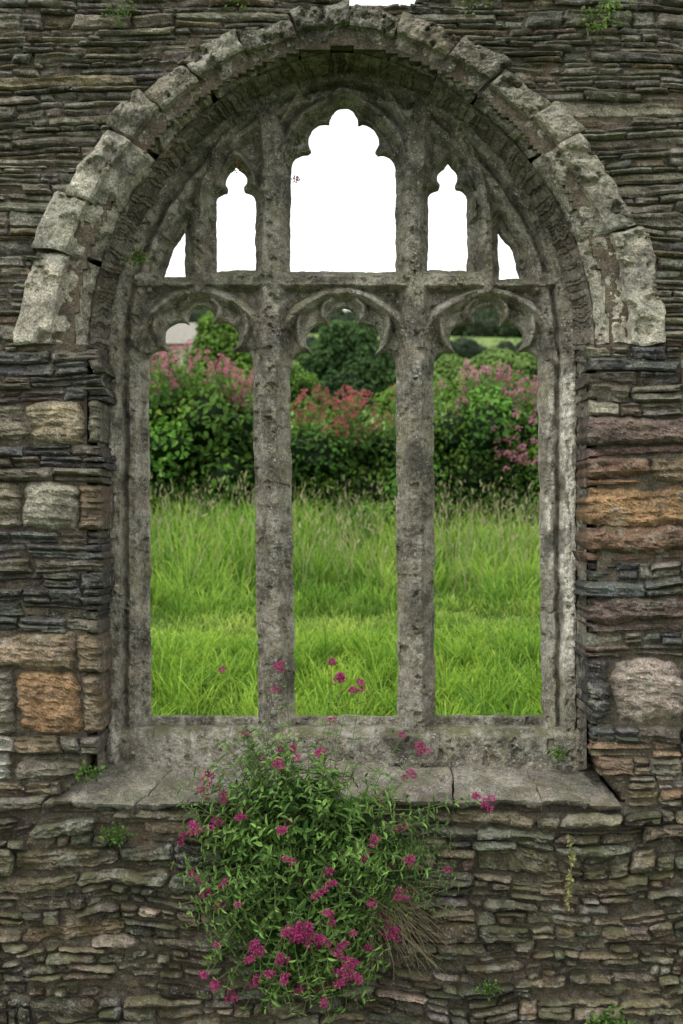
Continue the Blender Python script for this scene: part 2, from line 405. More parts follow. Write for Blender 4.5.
frac = np.minimum(ALs-edges[lid], edges[lid+1]-ALs)
P = A3[:,None,:]*(1-ss[None,:,None])+B3[:,None,:]*ss[None,:,None]
cen = np.array([(AC-CX)/200, 0, ZC+(512-390)/200])
inw = cen-P; inw[...,1] = 0
inw[:nJ,:,2]=0; inw[-nJ:,:,2]=0
inw /= np.linalg.norm(inw, axis=-1, keepdims=True)
amp = (.006*lo - .006*(frac<.9) + .018*fbm(al[:,None]/14, ss[None,:]*5, 0, 4, 77))*(1-.3*ss[None,:])*sstep(0,.3,ss[None,:]+.03)
P = P+inw*amp[...,None]
cs = np.array((.17,.157,.13))*(1+.35*lo[...,None])*(np.where(frac<.9,.55,1)[...,None])
sof.add(P.reshape(-1,3), gridq(len(al), nS), cs.reshape(-1,3))
sof.build("arch_soffit_slates", M_slate, False, wall)

# ------------------------------------------------------------------ tracery
def seg_d(px, py, pts, closed=False):
    pts = np.asarray(pts, float); d = np.full(px.shape, 1e9)
    n = len(pts)
    for i in range(n if closed else n-1):
        a = pts[i]; b = pts[(i+1) % n]; ab = b-a; L2 = (ab**2).sum()+1e-9
        t = np.clip(((px-a[0])*ab[0]+(py-a[1])*ab[1])/L2, 0, 1)
        d = np.minimum(d, np.hypot(px-a[0]-t*ab[0], py-a[1]-t*ab[1]))
    return d
def poly_sd(px, py, pts):
    d = seg_d(px, py, pts, True); ins = np.zeros(px.shape, bool); n = len(pts)
    for i in range(n):
        (x1,y1),(x2,y2) = pts[i], pts[(i+1)%n]
        if y1 == y2: continue
        cnd = ((y1 > py) != (y2 > py)) & (px < (x2-x1)*(py-y1)/(y2-y1)+x1)
        ins ^= cnd
    return np.where(ins, -d, d)
def smooth_pts(pts, n=8):
    pts = np.asarray(pts, float); P = np.vstack([2*pts[0]-pts[1], pts, 2*pts[-1]-pts[-2]]); out=[]
    for i in range(1, len(P)-2):
        for t in np.linspace(0,1,n,endpoint=False):
            out.append(.5*((2*P[i])+(-P[i-1]+P[i+1])*t+(2*P[i-1]-5*P[i]+4*P[i+1]-P[i+2])*t*t+(-P[i-1]+3*P[i]-3*P[i+1]+P[i+2])*t**3))
    out.append(P[-2]); return np.array(out)
def openings(px, py):
    d = np.full(px.shape, 1e9)
    def C(x, y, r):
        nonlocal d; d = np.minimum(d, np.hypot(px-x, py-y)-r)
    def Pg(p):
        nonlocal d; d = np.minimum(d, poly_sd(px, py, p))
    for (xc, bl, br, tl, tr, y0) in ((200,149,258,147,252.5,0),(343.5,295,398.5,289.5,396.5,2),(487.5,436,545,434,540,1)):
        Pg([(bl,718),(br,718),(tr,366+y0),(tl,366+y0)])
        C(xc,318+y0,13.5); C(xc-21,337+y0,16); C(xc+21,337+y0,16); C(xc-40,362+y0,13); C(xc+40,362+y0,13)
        Pg([(xc,314+y0),(xc+20,334+y0),(xc+34,352+y0),(xc+40,366+y0),(xc-40,366+y0),(xc-34,352+y0),(xc-20,334+y0)])
    xc=343.5
    Pg([(290,270),(396.5,270),(396.5,166),(290,166)])
    C(xc,118,14); C(xc-19,137,17); C(xc+19,137,17); C(xc-38,166,15); C(xc+38,166,15)
    Pg([(xc,116),(xc+18,133),(xc+36,152),(xc+40,168),(xc-40,168),(xc-36,152),(xc-18,133)])
    for xc, sy in ((235,0),(449,-3)):
        Pg([(xc-20,269),(xc+19.5,269),(xc+19.5,202+sy),(xc-20,202+sy)])
        C(xc-10,200+sy,9.8); C(xc+10,200+sy,9.8); C(xc,178+sy,10.5); Pg([(xc,163+sy),(xc+7,172+sy),(xc+8,188+sy),(xc+13,198+sy),(xc+13,208+sy),(xc-13,208+sy),(xc-13,198+sy),(xc-8,188+sy),(xc-7,172+sy)])
    Pg([(184,228),(184,275),(162,275),(166,262),(173,244)]); Pg([(500,228),(511,243),(518,260),(522,277),(500,277)])
    return d
st = 1.2
gx = np.arange(76, 612, st); gy = np.arange(30, 776, st)
GX, GY = np.meshgrid(gx, gy, indexing='ij'); nx, ny = GX.shape
wx = 2.0*fbm(GX/14, GY/14, 0, 4, 21); wy = 2.0*fbm(GX/14, GY/14, 0, 4, 22)
d = openings(GX+wx, GY+wy)
dc = .25*(d[:-1,:-1]+d[1:,:-1]+d[:-1,1:]+d[1:,1:])
cxg, cyg = GX[:-1,:-1]+st/2, GY[:-1,:-1]+st/2
aout = np.where(cyg < 345, hw(PA[0]-4, PA[1]-6, .6, 345, cyg), JW)
inside = (np.abs(cxg-AC) < aout) & (cyg > 345-PA[1]+6)
keep = (dc > 0) & inside
gxx, gyy = np.gradient(d, st); gl = np.hypot(gxx, gyy)+1e-6
near = np.abs(d) < st*1.05
SXn = np.where(near, GX - gxx/gl**2*d, GX); SYn = np.where(near, GY - gyy/gl**2*d, GY)
kc = np.pad(keep.astype(int), 1); cnt = kc[:-1,:-1]+kc[1:,:-1]+kc[:-1,1:]+kc[1:,1:]
bnd = (cnt > 0) & (cnt < 4) & near
GX2 = np.where(bnd, SXn, GX); GY2 = np.where(bnd, SYn, GY); dd = np.where(bnd, 0, np.maximum(d, 0))
def rib(pts, half, flat, top, drop, smooth=True, pw=1.1):
    q = smooth_pts(pts) if smooth else pts
    r = seg_d(GX+wx, GY+wy, q); t = np.clip((r-flat)/(half-flat), 0, 1)
    return np.where(r < half+.1, top+drop*t**pw, 9)
plate = np.full(GX.shape, .445)
YF = plate
mir = lambda p: [(687-x, y) for x, y in p]
ml = [(277,740),(274,500),(272,300),(272,170),(268,120),(250,70)]
mr = [(418,740),(416.5,500),(415.5,300),(415.5,170),(420,120),(438,70)]
for p in (ml, mr): YF = np.minimum(YF, rib(p, 17, 5.0, .325, .12))
for xc in (200, 343.5, 487.5):
    YF = np.minimum(YF, rib([(xc-70,362),(xc-56,322),(xc-30,300),(xc,292),(xc+30,300),(xc+56,322),(xc+70,362)], 8, 1.5, .36, .08))
    for sx_ in (-1,1):
        YF = np.minimum(YF, rib([(xc+sx_*12,300),(xc+sx_*20,308),(xc+sx_*17,324)], 4.5, .8, .385, .055))
        YF = np.minimum(YF, rib([(xc+sx_*44,312),(xc+sx_*46,328),(xc+sx_*38,349)], 5, .8, .385, .055))
YF = np.minimum(YF, rib([(140,281),(345,281),(550,281)], 11, 5.5, .354, .085, False))
YF = np.minimum(YF, rib([(278,190),(284,150),(304,118),(325,104),(343,92),(362,104),(383,118),(404,150),(409,190)], 8, 1.5, .352, .08))
YF = np.minimum(YF, rib([(258,215),(272,150),(300,96),(343,74),(388,96),(415,150),(428,215)], 7, 1.5, .36, .08))
for f_ in (lambda p: p, mir):
    YF = np.minimum(YF, rib(f_([(200,290),(199,240),(202,205),(212,170),(232,130),(258,105)]), 11, 3, .345, .095))
    YF = np.minimum(YF, rib(f_([(258,215),(254,185),(236,155),(218,185),(212,215)]), 6, 1.5, .37, .07))
    YF = np.minimum(YF, rib(f_([(150,290),(156,262),(168,232),(186,208),(200,222)]), 7, 1.5, .365, .07))
fr = [(x,y) for x,y in zip(*arch(208, 256, .6, 350, np.linspace(0,math.pi,60)))]
YF = np.minimum(YF, rib([(AC+209,745)]+fr+[(AC-209,745)], 9, 3, .37, .07, False))
fr2 = [(x,y) for x,y in zip(*arch(226, 273, .6, 350, np.linspace(0,math.pi,60)))]
YF = np.minimum(YF, rib([(AC+226,745)]+fr2+[(AC-226,745)], 10, 6, .335, .095, False, .8))
YF = np.minimum(YF, np.where(GY > 726, .352-.05*sstep(726,735,GY), 9))
edge = .328 + .125*(1-np.clip(dd/14, 0, 1))
edge = np.where(GY<360, .35+.11*(1-np.clip(dd/9,0,1)), edge)
YF = np.maximum(YF, np.where(GY > 722, -1, edge))
YF = np.where((GY>700)&(dd<10), np.maximum(YF, .352+.095*(1-np.clip(dd/10,0,1))), YF)
er = fbm(GX/13, GY/17, 0, 5, 33)
YF = YF - .009*er - .0055*fbm(GX/3, GY/3, 0, 2, 35) + .020*sstep(.34, .58, fbm(GX/9, GY/9, 0, 3, 36))
YB = .50 + .06*np.clip(dd/14, 0, 1)
Vf = W(GX2, GY2, YF, .40).reshape(-1,3); Vb = W(GX2, GY2, YB, .40).reshape(-1,3)
idx = np.arange(nx*ny).reshape(nx, ny); f, fb, sd = cellfaces(keep, idx, nx*ny)
base = np.array((.26,.24,.195))*(1+.45*fbm(GX/24,GY/40,0,5,41)[...,None])
pk = sstep(.0,.25,fbm(GX/12,GY/26,0,5,42))[...,None]*.5
colr = base*(1-pk)+np.array((.46,.45,.40))*pk
gm = sstep(.05,.35,fbm(GX/20,GY/30,0,5,142))[...,None]*.35
colr = colr*(1-gm)+np.array((.17,.175,.09))*gm
streak = np.exp(-((GX-566-6*fbm(GY/30,.5,0,3,45))/7.5)**4)*sstep(365,380,GY)*(1-sstep(640,690,GY))*sstep(-.3,-.05,fbm(GX/7,GY/30,0,4,46))
streak = np.maximum(streak, .8*np.exp(-((GX-550)/4)**2)*sstep(370,400,GY)*(1-sstep(520,600,GY))*sstep(-.1,.1,fbm(GX/7,GY/20,0,3,49)))
streak = np.maximum(streak, .6*np.exp(-((GX-118)/5)**2)*sstep(380,420,GY)*sstep(.0,.15,fbm(GX/7,GY/30,0,3,59)))
colr = colr*(1-streak[...,None])+np.array((.90,.88,.80))*streak[...,None]
dkm = (sstep(.05,.35,fbm(GX/16,GY/22,0,5,47))*.65*(1-streak))[...,None]
colr = colr*(1-dkm)+np.array((.085,.08,.063))*dkm
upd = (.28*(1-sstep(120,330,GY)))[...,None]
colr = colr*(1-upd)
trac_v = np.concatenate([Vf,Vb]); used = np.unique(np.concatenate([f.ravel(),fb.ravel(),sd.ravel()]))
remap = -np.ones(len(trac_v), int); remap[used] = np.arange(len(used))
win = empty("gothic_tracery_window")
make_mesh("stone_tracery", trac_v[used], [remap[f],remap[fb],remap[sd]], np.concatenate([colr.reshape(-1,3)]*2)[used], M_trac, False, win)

# ------------------------------------------------------------------ sloping slate sill
sill = Acc()
xs = [0,.16,.37,.52,.71,.86,1.0]
for k in range(6):
    n1, n2 = 50, 30; u0, u1 = xs[k]+.001, xs[k+1]-.001
    U, V = np.meshgrid(np.linspace(u0,u1,n1), np.linspace(0,1,n2), indexing='ij')
    zb, zf = ZC-(764-512)*7.34/1400, ZC-(803-512)*6.96/1400
    xl = (98-CX)*7.34/1400*(1-V)+(44-CX)/200*V; xr = (594-CX)*7.34/1400*(1-V)+(621-CX)/200*V
    X = xl+(xr-xl)*U + .012*fbm(V*5,k*3.3,0,3,5)*np.where((U>.01)&(U<.99),1,0); Yd = .345-(.345+.055)*V + .04*fbm(U*14,.3,0,4,k)*V
    Z = zb+(zf-zb)*V + .012*fbm(X*9, Yd*9, 0, 4, 61) + rng.uniform(-.006,.006) + .012*np.round(fbm(X*3,Yd*6,0,3,63)*4)*.8
    e = np.clip(np.minimum(U-u0,u1-U)*2.9/.008,0,1); Z -= .006*(1-e)
    P = np.stack([X,Yd,Z],-1)
    c = np.array((.19,.18,.155))*(1+rng.uniform(-.2,.2))*(1+.6*fbm(X*6,Yd*6,0,4,65)[...,None])
    v = P.reshape(-1,3); idx = np.arange(n1*n2).reshape(n1,n2); q=[gridq(n1,n2)]
    front = v[idx[:,-1]].copy(); f2 = front.copy(); f2[:,2] -= .022+.014*fbm(f2[:,0]*20,.1,0,3,9); f2[:,1]+=.012; f3=f2.copy(); f3[:,1]=.05
    o = n1*n2; kk=np.arange(n1-1)
    q.append(np.stack([idx[kk,-1],idx[kk+1,-1],o+kk+1,o+kk],1)); q.append(np.stack([o+kk,o+kk+1,o+n1+kk+1,o+n1+kk],1))
    sv = [v,f2,f3]; sc=[c.reshape(-1,3), c[:,-1]*.4, c[:,-1]*.3]; o += 2*n1
    for row in (0,n1-1):
        r = v[idx[row]].copy(); r[:,2]-=.05; sv.append(r); sc.append(c[row]*.4); k2=np.arange(n2-1)
        q.append(np.stack([idx[row][k2],idx[row][k2+1],o+k2+1,o+k2],1)); o+=n2
    sill.add(np.concatenate(sv), np.concatenate(q), np.concatenate(sc))
sill.build("slate_window_sill", M_sill, False, win)
pk_ = Acc()
X0,X1 = (50-CX)/200,(618-CX)/200
v = [(X0,-.005,1.15),(X1,-.005,1.15),(X1,.715,1.15),(X0,.715,1.15),(X0,-.005,1.195),(X1,-.005,1.195),(X1,.40,1.315),(X0,.40,1.315),(X1,.715,1.33),(X0,.715,1.33)]
pk_.add(v,[(0,1,5,4),(2,3,9,8),(4,5,6,7),(7,6,8,9)],(.1,.09,.07),[(1,2,8),(1,8,5),(5,8,6),(3,0,9),(0,4,9),(4,7,9)]); pk_.build("sill_bedding", M_mort, False, win)

# ------------------------------------------------------------------ terrain
dk_ = [-400,7.3,7.9,11,20,22,40,60,200,400,470,800,2500]; zk_ = [0,0,.58,1.0,2.26,2.5,2.9,4.2,26,55.5,57,30,20]
def terr(x, d):
    z = np.interp(d, dk_, zk_)
    return z + np.where(d > 7.9, .04*vn(x*.7, d*.7, 0, 3)+.0, 0) + np.clip(d-60,0,200)*.006*vn(x/60, d/60, 0, 5)*1.0 - np.clip(d-100,0,400)*.00012*(x-20)
tx = np.unique(np.concatenate([np.linspace(-1200,-60,30), np.linspace(-60,60,60), np.linspace(-8,8,60), np.linspace(60,1200,30)]))
td = np.unique(np.concatenate([np.linspace(-400,7.3,20),[7.3,7.9],np.linspace(7.9,24,70),np.linspace(24,100,50),np.linspace(100,500,60),np.linspace(500,2500,20)]))
TX, TD = np.meshgrid(tx, td, indexing='ij')
V = np.stack([TX, TD-7, terr(TX, TD)], -1)
tcx = np.empty(TX.shape+(3,)); tcx[:] = (.07,.11,.025)
field = (TD > 60); tcx[field] = (.17,.25,.08)
m = bpy.data.materials.new("turf"); m.use_nodes=True
nt=m.node_tree; at=N(nt,"ShaderNodeAttribute"); at.attribute_name="Col"; nz=N(nt,"ShaderNodeTexNoise"); nz.inputs["Scale"].default_value=3; nz.inputs["Detail"].default_value=8
tc=N(nt,"ShaderNodeTexCoord"); nt.links.new(tc.outputs["Object"],nz.inputs["Vector"])
rp=N(nt,"ShaderNodeValToRGB"); rp.color_ramp.elements[0].color=(.5,.5,.4,1); rp.color_ramp.elements[1].color=(1.4,1.4,1.3,1); nt.links.new(nz.outputs["Fac"],rp.inputs[0])
mm=N(nt,"ShaderNodeMix",data_type='RGBA',blend_type='MULTIPLY'); mm.inputs[0].default_value=1
nt.links.new(at.outputs["Color"],mm.inputs[6]); nt.links.new(rp.outputs[0],mm.inputs[7]); nt.links.new(mm.outputs[2],nt.nodes["Principled BSDF"].inputs["Base Color"])
nt.nodes["Principled BSDF"].inputs["Roughness"].default_value=1; nt.nodes["Principled BSDF"].inputs["Specular IOR Level"].default_value=.1
make_mesh("ground", V.reshape(-1,3), [gridq(len(tx),len(td))], tcx.reshape(-1,3), m, True)

# ------------------------------------------------------------------ grass
def blades(acc, x, d, h, w, lean, col, la=None):
    n = len(x); z = terr(x, d)
    th = rng.uniform(0, 2*math.pi, n)
    if la is None: la = rng.uniform(0, 2*math.pi, n)
    base = np.stack([x, d-7, z-.02], -1)
    wd = np.stack([np.cos(th), np.sin(th), 0*th], -1)*(w/2)[:,None]
    ld = np.stack([np.cos(la), np.sin(la), 0*la], -1)*(lean*h)[:,None]
    vs = []; 
    for t, k in ((0,1.),(.38,.9),(.72,.6)):
        cpt = base + ld*(t**2) + np.array([0,0,1.])*(h*(t-.18*t*t*lean))[:,None]
        vs += [cpt-wd*k, cpt+wd*k]
    tip = base + ld + np.array([0,0,1.])*(h*(1-.45*lean))[:,None]; vs.append(tip)
    V = np.stack(vs, 1)
    o = (np.arange(n)*7)[:,None]
    q = np.concatenate([o+[0,1,3,2], o+[2,3,5,4]]); t3 = o+[4,5,6]
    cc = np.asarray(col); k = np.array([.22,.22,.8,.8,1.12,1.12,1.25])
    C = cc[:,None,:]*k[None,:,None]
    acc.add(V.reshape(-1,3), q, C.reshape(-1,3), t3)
g = Acc()
def clumped(n, x0,x1,d0,d1, per, rad):
    m_=n//per; cx=rng.uniform(x0,x1,m_); cd=rng.uniform(d0,d1,m_); ch=rng.uniform(.5,1.5,m_); cc=rng.uniform(-.1,1.1,m_)
    i=rng.integers(0,m_,n); a_=rng.uniform(0,2*math.pi,n); r=np.abs(rng.normal(0,rad,n))
    return cx[i]+r*np.cos(a_), cd[i]+r*np.sin(a_), ch[i], cc[i], a_
def gcol(a, b, t):
    t=np.clip(t+rng.normal(0,.22,len(t)),0,1)[:,None]; return (np.array(a)*(1-t)+np.array(b)*t)
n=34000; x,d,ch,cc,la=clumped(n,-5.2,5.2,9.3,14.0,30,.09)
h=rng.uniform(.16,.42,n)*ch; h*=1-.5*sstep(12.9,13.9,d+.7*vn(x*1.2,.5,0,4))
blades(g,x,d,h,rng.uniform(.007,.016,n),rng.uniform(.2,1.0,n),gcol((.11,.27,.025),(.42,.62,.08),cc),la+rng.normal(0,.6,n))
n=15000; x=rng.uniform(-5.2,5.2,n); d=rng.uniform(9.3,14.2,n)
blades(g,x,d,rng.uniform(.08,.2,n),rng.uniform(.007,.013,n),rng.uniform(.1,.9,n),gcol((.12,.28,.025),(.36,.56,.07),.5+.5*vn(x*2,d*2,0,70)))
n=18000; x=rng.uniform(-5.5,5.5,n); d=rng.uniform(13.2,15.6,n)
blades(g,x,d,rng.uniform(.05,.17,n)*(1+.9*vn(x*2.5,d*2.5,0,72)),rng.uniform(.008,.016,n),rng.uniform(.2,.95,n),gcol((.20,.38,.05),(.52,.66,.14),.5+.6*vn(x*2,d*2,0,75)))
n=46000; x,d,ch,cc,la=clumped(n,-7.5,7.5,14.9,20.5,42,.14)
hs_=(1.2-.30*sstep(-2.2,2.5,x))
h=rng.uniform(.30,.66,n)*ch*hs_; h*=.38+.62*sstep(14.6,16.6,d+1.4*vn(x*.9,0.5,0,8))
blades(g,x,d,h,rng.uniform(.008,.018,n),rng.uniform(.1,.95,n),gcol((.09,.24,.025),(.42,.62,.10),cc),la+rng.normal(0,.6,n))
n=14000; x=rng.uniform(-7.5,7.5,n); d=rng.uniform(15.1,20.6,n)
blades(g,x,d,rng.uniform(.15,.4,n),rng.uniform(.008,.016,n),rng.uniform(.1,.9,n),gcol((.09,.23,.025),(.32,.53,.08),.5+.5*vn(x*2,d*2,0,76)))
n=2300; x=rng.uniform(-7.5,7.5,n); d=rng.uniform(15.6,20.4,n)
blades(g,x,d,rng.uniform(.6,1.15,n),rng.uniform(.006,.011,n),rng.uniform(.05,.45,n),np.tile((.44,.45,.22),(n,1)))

# ------------------------------------------------------------------ leaves
def leaves(acc, P, Dv, Nv, ln, wd, col):
    n=len(P); Dv=Dv/(np.linalg.norm(Dv,axis=1,keepdims=True)+1e-9)
    Sv=np.cross(Dv,Nv); Sv/= (np.linalg.norm(Sv,axis=1,keepdims=True)+1e-9); Un=np.cross(Sv,Dv)
    ln=np.broadcast_to(ln,(n,))[:,None]; wd=np.broadcast_to(wd,(n,))[:,None]
    b=P; t=P+Dv*ln-Un*ln*.18; m1=P+Dv*ln*.3; m2=P+Dv*ln*.68-Un*ln*.05; up=Un*wd*.22
    vs=[b,m1-Sv*wd*.5+up,m2-Sv*wd*.38+up,t,m2+Sv*wd*.38+up,m1+Sv*wd*.5+up]
    V=np.stack(vs,1); o=(np.arange(n)*6)[:,None]
    q=np.concatenate([o+[0,1,2,3],o+[0,3,4,5]])
    acc.add(V.reshape(-1,3),q,np.repeat(np.asarray(col),6,0))
def rdir(n, up=0.0):
    v=rng.normal(size=(n,3)); v[:,2]+=up; return v/np.linalg.norm(v,axis=1,keepdims=True)
n=1800; x=rng.uniform(-7,7,n); d=rng.uniform(15.6,20.4,n); z=terr(x,d)+rng.uniform(.5,1.05,n)
leaves(g,np.stack([x,d-7,z],-1),rdir(n,2.5),rdir(n),rng.uniform(.05,.12,n),rng.uniform(.010,.020,n),np.tile((.50,.45,.30),(n,1))*rng.uniform(.7,1.2,(n,1)))
g.build("meadow_grass", M_grass, False)
def blob_core(acc, c, r, col, k=.72):
    nu,nv=20,12; U,Vv=np.meshgrid(np.linspace(0,2*math.pi,nu),np.linspace(.01,math.pi-.01,nv),indexing='ij')
    D=np.stack([np.cos(U)*np.sin(Vv),np.sin(U)*np.sin(Vv),np.cos(Vv)],-1)
    q=1+.22*vn(D[...,0]*2+c[0],D[...,1]*2+c[1],D[...,2]*2,31)
    acc.add((np.array(c)+D*np.array(r)*k*q[...,None]).reshape(-1,3),gridq(nu,nv),col)
def leafblob(acc, c, r, n, size, ca, cb, core=True, seed=0):
    c=np.array(c,float); r=np.array(r,float)
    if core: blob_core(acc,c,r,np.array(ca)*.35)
    D=rdir(n,.25); lump=1+.34*fbm(D[:,0]*2.3+c[0]*3,D[:,1]*2.3,D[:,2]*2.3+seed,3,81)
    rad=rng.uniform(.72,1.12,n)**.8*lump
    P=c+D*r*rad[:,None]
    cl=fbm(P[:,0]*1.1/size*.07,P[:,1]*1.1/size*.07,P[:,2]*1.3/size*.07,2,83)
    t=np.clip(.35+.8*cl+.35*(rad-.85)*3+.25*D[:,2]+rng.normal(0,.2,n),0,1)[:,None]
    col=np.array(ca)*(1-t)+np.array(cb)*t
    Nv=D+rdir(n)*.7+np.array([0,0,.5]); leaves(acc,P,np.cross(rdir(n),Nv)+np.array([0,0,-.2]),Nv,size*rng.uniform(.7,1.35,n),size*.6*rng.uniform(.7,1.3,n),col)
def Wd(px,py,d): return ((px-CX)*d/1400, d-7, ZC+(512-py)*d/1400)
hd=(.035,.09,.018); hl=(.20,.38,.06)
def topz(x, d=20.5):
    px=x*1400/d+CX
    p=np.interp(px,[100,150,215,250,290,340,395,435,480,540,600],[388,392,400,412,424,430,422,410,402,412,405])
    return ZC+(512-p)*d/1400+.20*fbm(np.asarray(x)*2.2,.7,0,2,19)
def hedge_run(name, x0, x1, d, top, step=.4, ca=hd, cb=hl, n=1500, hr=.75):
    a=Acc(); x=x0
    while x<x1:
        tp=float(top(x)); zb=float(terr(np.array([x]),np.array([d]))[0])-.1
        H=tp-zb; nl=max(2,int(round(H/.65))); lf=.105 if x<-1.2 else .08
        for k in range(nl):
            zz=zb+H*(k+.45)/nl; rr=(hr*.75*rng.uniform(.7,1.2),hr*rng.uniform(.6,1.15),H/nl*.72*rng.uniform(.8,1.15))
            if k==nl-1: zz=tp-rr[2]*.9
            f_=rng.uniform(.65,1.3)
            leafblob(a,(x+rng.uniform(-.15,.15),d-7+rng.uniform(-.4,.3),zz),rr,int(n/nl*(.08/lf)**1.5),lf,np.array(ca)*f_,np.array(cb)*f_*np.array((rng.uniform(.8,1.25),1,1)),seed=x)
        m=90; P=np.stack([x+rng.uniform(-.3,.3,m),d-7+rng.uniform(-.5,.4,m),tp+rng.uniform(-.1,.36,m)],1); leaves(a,P,rdir(m,.6),rdir(m,1),lf*rng.uniform(.7,1.2,m),lf*.45,np.array(cb)*rng.uniform(.5,1.2,(m,1)))
        x+=step
    return a.build(name,M_leaf,False)
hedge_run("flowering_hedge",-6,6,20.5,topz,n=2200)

# ------------------------------------------------------------------ trees and bushes behind
def tree(name, x, d, zbase, H, R, blobs, size, ca, cb, npb=1500):
    e=empty(name); a=Acc(); tr=Acc()
    segs=[((x,d-7,zbase-.3),(x+.1,d-7,zbase+H*.55),.06*H*.5,.03*H*.5)]
    for (bx_,by_,bz_,r_) in blobs: segs.append(((x+.05,d-7,zbase+H*.3),(x+bx_,d-7+by_,zbase+bz_),.022*H*.5,.008*H*.5))
    for (p0,p1,r0,r1) in segs:
        p0=np.array(p0);p1=np.array(p1); k=7; ax=(p1-p0); ax/=np.linalg.norm(ax); s1=np.cross(ax,[.3,1,.2]); s1/=np.linalg.norm(s1); s2=np.cross(ax,s1)
        th=np.linspace(0,2*math.pi,k+1); vs=[]
        for t in np.linspace(0,1,6):
            c=p0+(p1-p0)*t+.03*H*math.sin(t*5)*s1*.3; rr=r0+(r1-r0)*t
            vs.append(c+rr*(np.cos(th)[:,None]*s1+np.sin(th)[:,None]*s2))
        tr.add(np.array(vs).reshape(-1,3),gridq(6,k+1),(.09,.07,.05))
    tr.build("trunk",M_mort,True,e)
    for i,(bx_,by_,bz_,r_) in enumerate(blobs): leafblob(a,(x+bx_,d-7+by_,zbase+bz_),(r_,r_,r_*.85),npb,size,ca,cb,seed=i*3.3)
    a.build("crown",M_leaf,False,e)
def tree_px(name, pxc, d, spec, size, ca, cb, npb=1500):
    x=(pxc-CX)*d/1400; zb=float(terr(np.array([x]),np.array([d]))[0]); bl=[]
    for (px,py,r) in spec:
        X,Y,Z=Wd(px,py,d); bl.append((X-x,rng.uniform(-.5,.5)*r*d/1400,Z-zb,r*d/1400))
    H=max(b[2] for b in bl)
    tree(name,x,d,zb,H,0,bl,size,ca,cb,npb)
tree_px("hawthorn_tree",345,34,[(345,350,28),(322,362,22),(372,364,24),(336,333,15),(385,385,28),(310,388,26),(350,392,34),(360,337,16)],.11,(.025,.065,.022),(.12,.22,.07),1500)
tree_px("elder_tree",222,30,[(218,346,22),(242,360,26),(205,360,19),(212,326,13),(250,390,26),(190,392,22),(234,328,11),(262,352,20)],.10,(.06,.14,.02),(.24,.40,.08),1300)
tree_px("willow_bush",490,32,[(495,374,26),(465,380,24),(525,377,24),(480,395,26),(515,395,26),(545,385,28),(450,366,12),(440,385,20)],.10,(.08,.16,.035),(.28,.42,.12),1300)
tree_px("hazel_bush",300,27,[(300,390,20),(290,377,14),(275,400,22),(315,405,18),(400,405,22),(420,395,20)],.09,(.05,.11,.02),(.20,.36,.06),1000)
tree_px("ash_tree",90,40,[(90,360,40),(60,340,38),(118,375,28),(150,392,22),(30,370,40)],.13,(.04,.09,.02),(.15,.26,.06),1200)
tree_px("ash_tree",640,42,[(600,380,30),(640,365,38),(680,375,40),(575,392,24)],.13,(.04,.09,.02),(.15,.26,.06),1200)
a=Acc()
for dd_, x0, x1, hh in ((385,-160,160,6.5),(250,-90,110,3.5),(160,-60,80,2.5)):
    for x in np.arange(x0,x1,hh*.9):
        z=float(terr(np.array([x]),np.array([float(dd_)]))[0]); r=hh*rng.uniform(.55,.95)
        leafblob(a,(x,dd_-7+rng.uniform(-2,2),z+r*.5),(r*1.1,r,r),160,hh*.13,(.05,.085,.04),(.11,.17,.07),seed=x)
a.build("distant_hedgerow",M_leaf,False)
bd=60.; bx0,_,bz1=Wd(160,322,bd); bx1=Wd(188,322,bd)[0]; e=empty("stone_barn"); zb=3.5
M_plain=stone_mat("barn_stone",.3,.1,.3,.3,algae=.15); b=Acc(); bx0-=2
zt=bz1-.9; y0,y1=bd-7,bd-1
P=[(bx0,y0,zb),(bx1,y0,zb),(bx1,y1,zb),(bx0,y1,zb),(bx0,y0,zt),(bx1,y0,zt),(bx1,y1,zt),(bx0,y1,zt),(bx0,(y0+y1)/2,zt+1.2),(bx1,(y0+y1)/2,zt+1.2)]
b.add(P,[(0,1,5,4),(1,2,6,5),(2,3,7,6),(3,0,4,7)],(.36,.33,.27),[(5,6,9),(4,8,7)]); b.build("walls",M_plain,False,e)
r=Acc(); o=.25
r.add([(bx0-o,y0-o,zt-.05),(bx1+o,y0-o,zt-.05),(bx1+o,(y0+y1)/2,zt+1.28),(bx0-o,(y0+y1)/2,zt+1.28),(bx0-o,y1+o,zt-.05),(bx1+o,y1+o,zt-.05)],[(0,1,2,3),(3,2,5,4)],(.24,.23,.21)); r.build("roof",M_plain,False,e)
w=Acc(); xm=(bx0+bx1)/2; w.add([(xm-.4,y0-.02,zt-1.3),(xm+.4,y0-.02,zt-1.3),(xm+.4,y0-.02,zt-.5),(xm-.4,y0-.02,zt-.5)],[(0,1,2,3)],(.03,.03,.03)); w.build("window",M_plain,False,e)

